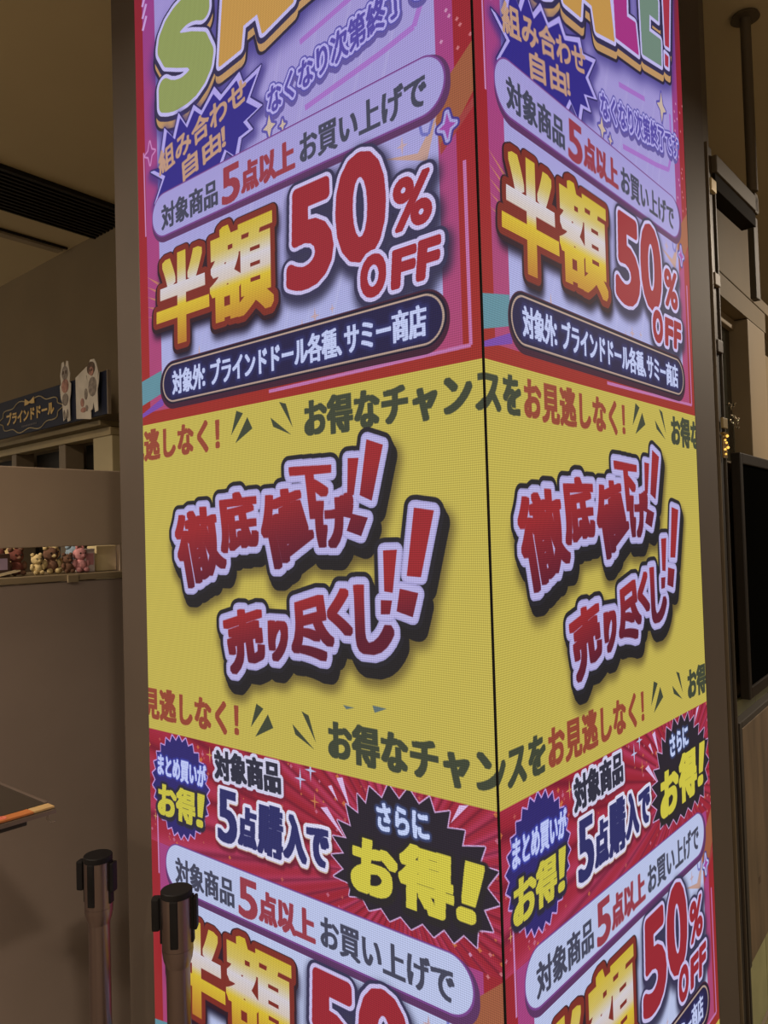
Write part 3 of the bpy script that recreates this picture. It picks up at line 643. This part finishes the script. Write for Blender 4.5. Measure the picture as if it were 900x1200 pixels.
def plush(a, off, h, m, m2, label, ears='round'):
    c = P0+DR*a+DL*off+Z*1.557; s = h/.073
    t = thing('plush_toy', c, label, 'toy', 'plush toys behind the partition slot')
    bm = bmesh.new(); ball(bm, c+Z*.022*s, .022*s, .95, .85, 1); finish('body', bm, m, t, True)
    bm = bmesh.new(); ball(bm, c+Z*.056*s, .021*s, 1.05, .95, 1); finish('head', bm, m, t, True)
    for k in (-1, 1):
        bm = bmesh.new()
        if ears == 'round': ball(bm, c+DR*k*.015*s+Z*.074*s, .008*s)
        else: ball(bm, c+DR*k*.009*s+Z*.084*s, .007*s, .8, .8, 2.2)
        finish('ear', bm, m2, t, True)
        bm = bmesh.new(); ball(bm, c+DR*k*.021*s-DL*.006*s+Z*.028*s, .009*s, .9, .9, 1.5); finish('arm', bm, m2, t, True)
        bm = bmesh.new(); ball(bm, c+DR*k*.012*s-DL*.018*s+Z*.008*s, .009*s, .9, 1.2, .9); finish('leg', bm, m2, t, True)
        bm = bmesh.new(); ball(bm, c+DR*k*.008*s-DL*.019*s+Z*.059*s, .0028*s); finish('eye', bm, M_EY, t, True)
    bm = bmesh.new(); ball(bm, c-DL*.020*s+Z*.051*s, .007*s, 1, .7, .8); finish('muzzle', bm, m2, t, True)
for a, off, h, m, m2, lb, er in ((-.310, .09, .078, M_RB, M_BR, 'russet plush toy with brown ears, second from the dark box', 'round'), (-.335, .16, .082, M_RB, M_BR, 'russet plush toy beside the dark brown box, set back', 'round'),
        (-.255, .07, .060, M_YL, M_YL, 'small cream plush toy lying low left of the brown bear', 'round'), (-.205, .08, .080, M_BR, M_YL, 'largest brown plush bear with cream ears in the slot', 'round'),
        (-.160, .06, .058, M_BR, M_BR, 'small all-brown plush bear right of the large bear', 'round'), (-.170, .14, .084, M_YL, M_YL, 'tall-eared cream plush rabbit behind the small brown bear', 'tall'), (-.118, .06, .076, M_PI, M_PI, 'pink plush rabbit with tall ears', 'tall'),
        (-.084, .17, .080, M_LB, M_LB, 'pale blue plush toy beside the cream carton', 'round'), (-.280, .20, .085, M_YL, M_RB, 'cream plush toy with russet ears at the back of the slot', 'round')):
    plush(a, off, h, m, m2, lb, er)
def carton(a0, a1, z1, off, m, label, name='carton', m2=None):
    t = thing(name, P0+DR*a0+DL*off+Z*1.557, label, 'box'); pb('body', m, a0, a1, 1.557, z1, off, .06, t, .002)
    if m2: pb('printed_label', m2, a0+(a1-a0)*.15, a1-(a1-a0)*.15, 1.557+(z1-1.557)*.3, 1.557+(z1-1.557)*.8, off-.0015, .0015, t)
    return t
carton(-.405, -.345, 1.625, .05, mat('carton_brown', (80, 56, 46), .7), 'dark brown carton at the left end of the slot', 'carton', mat('label_lilac', (170, 150, 176), .7))
carton(-.108, -.072, 1.632, .05, mat('carton_white', (200, 186, 182), .6), 'narrow white printed carton between the pink rabbit and the blue toy', 'carton', mat('label_rose', (188, 128, 132), .7))
carton(-.052, .020, 1.64, .075, mat('carton_cream', (216, 198, 150), .6), 'plain cream carton at the right end of the slot')
carton(.024, .040, 1.636, .03, mat('carton_violet', (150, 134, 164), .6), 'slim violet packet against the pillar end of the slot', 'packet')
wf = thing('price_frame', P0+DR*-.39+DL*.01+Z*1.557, 'small white open frame lying tilted at the slot\'s left end', 'frame')
for (u0, v0, u1, v1) in ((0, 0, .07, .012), (0, .024, .07, .036), (0, .012, .012, .024), (.058, .012, .07, .024)):
    bm = bmesh.new(); bm_box(bm, P0+DR*(-.405+u0)+DL*(.006+v0)+Z*(1.558+u0*.2), DR*(u1-u0)+Z*(u1-u0)*.2, DL*(v1-v0), Z*.004); finish('bar', bm, mat('frame_white', (230, 214, 176), .5), wf)

# ---------------------------------------------------------------- belt posts
M_ST = mat('post_steel', (128, 112, 108), .3, .88, .05, 3, wood=(6, 6, .3)); M_BK = mat('post_black', (22, 20, 21), .6, spec=.2)
def belt_post(x, y, ang, label, first=None):
    t = thing('belt_post', (x, y, 0), label, 'barrier post', 'retractable belt posts by the pillar')
    lathe('base', M_ST, (x, y, 0), [(.13, 0), (.13, .012), (.10, .024), (.03, .034)], t)
    lathe('pole', M_ST, (x, y, 0), [(.0238, .034), (.0238, .80)], t)
    lathe('collar', M_ST, (x, y, 0), [(.0240, .785), (.0290, .800), (.0312, .815), (.0312, .822)], t)
    lathe('head', M_ST, (x, y, 0), [(.0312, .8225), (.0312, .925)], t)
    lathe('cap', M_BK, (x, y, 0), [(.0318, .9255), (.0318, .937), (.0305, .9385), (.012, .939)], t)
    for k in range(4):
        a = ang+k*PI/2; d = Vector((math.cos(a), math.sin(a), 0)); s = Vector((-d.y, d.x, 0))
        box('belt_slot', M_BK, Vector((x, y, .832))+d*.0276-s*.008, s*.016, d*.0065, Z*.094, t, .002)
        if k in (0, 2): box('belt_clip' if k else 'belt_end', M_BK, Vector((x, y, .858))+d*.034-s*.011, s*.022, d*(.016 if k == 2 else .008), Z*.066, t, .004)
    return t
belt_post(-.911, .414, -.06, 'brushed steel belt barrier post left of the pillar against the partition')
belt_post(-.658, .256, .18, 'brushed steel belt barrier post standing in front of the lit screen')

# ---------------------------------------------------------------- leaflet stand cut by the left edge
T = Vector((-.838, .115, 1.154))
ls = thing('leaflet_stand', (T-DR*.22+DL*.13)*1-Z*1.154, 'dark glossy tray stand with an orange edge strip, cut by the left edge', 'stand')
M_GR = mat('stand_grey', (120, 106, 98), .35, .5); M_OR = mat('strip_orange', (172, 104, 56), .5); M_CR = mat('strip_cream', (176, 146, 100), .5)
box('tray', mat('tray_gloss', (56, 50, 44), .15, 0, .03, 4), T-Z*.010-DR*.45+DL*.028, DR*.45, DL*.24, Z*.008, ls, .002)
box('back_rim', M_GR, T-Z*.012-DR*.45+DL*.268, DR*.45, DL*.006, Z*.014, ls, .001); box('side_rim', M_GR, T-Z*.012-DR*.004+DL*.03, DR*.006, DL*.238, Z*.012, ls, .001)
box('edge_strip', M_OR, T-Z*.006-DR*.45, DR*.410, DL*.026, Z*.004, ls, .001).data
box('edge_strip', M_CR, T-Z*.006-DR*.039, DR*.039, DL*.026, Z*.004, ls, .001)
box('front_rim', M_GR, T-Z*.016-DR*.45-DL*.003, DR*.452, DL*.010, Z*.009, ls, .002)
box('lower_rail', MATS['rail_slot'], T-Z*.026-DR*.45+DL*.006, DR*.40, DL*.010, Z*.009, ls, .002)
tube('hook', M_GR, [T+DL*.01-Z*.014-DR*.008, T+DL*.01-Z*.026-DR*.010, T+DL*.006-Z*.034-DR*.004, T+DL*.002-Z*.032+DR*.002], .0018, ls, 8)
flat_text('lettering', '0', mat('strip_rose', (206, 110, 96), .5), T-DR*.092+DL*.013-Z*.0016, DR, DL, .026, .0006, ls, .001)
c = T-DR*.22+DL*.13
lathe('pole', M_GR, (c.x, c.y, 0), [(.018, .02), (.018, 1.142)], ls, 20); lathe('base', M_GR, (c.x, c.y, 0), [(.16, 0), (.16, .010), (.05, .020)], ls)

# ---------------------------------------------------------------- right side: hanging pole, beam, wall display, board
F = Vector((.877, 1.348, 0)); B = Vector((.896, 1.368, 0)); M_PO = mat('pole_bronze', (84, 72, 52), .6, 0, .04, 4)
hp = thing('hanging_pole', (F.x, F.y, CEIL), 'bronze pole dropping from a round ceiling plate to the beam end', 'pole')
lathe('flange', M_PO, (F.x, F.y, CEIL), [(.045, -.012), (.040, -.001)], hp, 24)
lathe('tube', M_PO, (F.x, F.y, 0), [(.0165, 2.72), (.0165, CEIL-.012)], hp, 20)
bmn = thing('track_beam', B+Z*2.66, 'dark slanting track beam between the pillar and the hanging pole', 'beam')
box('casing', MATS['pole_bronze'], B+Z*2.66-DR*.40-DL*-.0, DR*.42, DL*.055, Z*.050, bmn, .003)
box('track', mat('track_black', (30, 24, 18), .8, spec=.1), B+Z*2.612-DR*.40+DL*.006, DR*.40, DL*.045, Z*.046, bmn, .002)
box('joint', M_PO, B+Z*2.655-DR*.02+DL*.0, DR*.035, DL*.05, Z*.066, bmn, .004)
box('drop_plate', mat('drop_plate_bronze', (70, 61, 44), .6, 0), B+Z*2.38+DR*-.01+DL*.01, DR*.045, DL*.02, Z*.27, bmn, .002)
tube('steel_wire', mat('wire_pale', (210, 190, 150), .3, .5), [Q+DQ*.446-QN*.012+Z*2.49, Q+DQ*.446-QN*.012+Z*2.80], .003)
tag(bpy.data.objects['steel_wire'], 'thin pale vertical cable in front of the upper right wall panel', 'cable')
dp = thing('wall_display', Q-QN*.03+Z*1.1, 'black glossy portrait display case mounted on the right wall', 'display')
M_DF = mat('display_frame', (34, 27, 20), .45, .2)
for a0, a1, z0, z1 in ((-.065, -.035, 1.09, 1.88), (.555, .585, 1.09, 1.88), (-.034, .554, 1.09, 1.125), (-.034, .554, 1.845, 1.88)): qbox('frame_bar', M_DF, a0, a1, z0, z1, -.042, .03, dp, .003)
qbox('glass', mat('display_glass', (7, 7, 6), .12, 0, .03, 3, spec=.0), -.034, .554, 1.126, 1.844, -.034, .02, dp)
K = Vector((.737, 1.236, 0))
bd = thing('wooden_board', K+Z*.3, 'weathered brown wooden panel leaning by the right wall below the display', 'board')
box('panel', mat('board_wood', (96, 80, 60), .7, 0, .16, 5, wood=(3, 3, .6), bump=.3), K+DQ*.03+Z*.31-QN*.0, DQ*.62, QN*.02, Z*.71, bd, .003)
box('edge', mat('board_edge', (44, 37, 28), .7), K+Z*.30, DQ*.03, QN*.035, Z*.742, bd, .003)
box('top_edge', MATS['board_edge'], K+DQ*.03+Z*1.021, DQ*.62, QN*.03, Z*.02, bd, .003)
for a in (.012, .60): box('leg', MATS['board_edge'], K+DQ*a+QN*.004, DQ*.016, QN*.022, Z*.30, bd, .002)
box('knot', mat('knot_dark', (84, 66, 48), .8), K+DQ*.16+Z*.50-QN*.001, DQ*.022, QN*.002, Z*.022, bd)
# warm shelf lamps glinting between the rail and the wall
c = DR*1.213-DL*.012+Z*1.845
gl = thing('string_lights', c, 'cluster of tiny warm lights low on the slotted rail beside the yellow band', 'lights')
M_LM = mat('lamp_glow', (255, 200, 90), .4, emit=1.2); M_LB2 = mat('lamp_brass', (150, 120, 60), .35, .6)
rnd = random.Random(4)
box('top_block', mat('block_tan', (150, 130, 84), .5), c-DR*.020+Z*.075, DR*.040, DL*.008, Z*.030, gl, .002)
box('shelf', M_LB2, c-DR*.021+Z*.058, DR*.042, DL*.010, Z*.005, gl)
box('backing', mat('backing_amber', (110, 84, 36), .5), c-DR*.019+DL*.004-Z*.008, DR*.038, DL*.003, Z*.066, gl)
for k in range(9):
    bm = bmesh.new(); ball(bm, c+DR*rnd.uniform(-.015, .015)+Z*(.002+k*.0065), rnd.uniform(.0028, .0045)); finish('bulb', bm, M_LM if k % 3 != 1 else M_LB2, gl, True)
og = thing('glitter_ornament', Q+DQ*.17+QN*.02+Z*2.02, 'silver beaded ornament sparkling in front of the dark window', 'ornament')
M_SV = mat('bead_silver', (170, 158, 130), .2, .9)
for k in range(26):
    bm = bmesh.new(); ball(bm, Q+DQ*(.165+rnd.uniform(-.055, .055))+QN*rnd.uniform(.02, .035)+Z*(2.03+rnd.uniform(-.045, .045)), rnd.uniform(.003, .006)); finish('bead', bm, M_SV, og, True)
box('support', M_SV, Q+DQ*.163+QN*.026+Z*1.862, DQ*.004, QN*.004, Z*.16, og)

# made-up ceiling fittings around the added fill lamps, all out of view
M_DI = mat('fill_lamp_diffuser', (255, 226, 180), .5, emit=4.0); M_RG = mat('fill_lamp_ring', (190, 180, 165), .4)
cl = bpy.data.objects['ceiling']
for i, (x, y, e) in enumerate(LAMPS):
    lathe('fill_ring', M_RG, (x, y, CEIL), [(.14, -.012), (.14, -.001)], cl, 28); lathe('fill_lens', M_DI, (x, y, CEIL), [(.115, -.016), (.115, -.0125)], cl, 28)
bpy.context.view_layer.update()
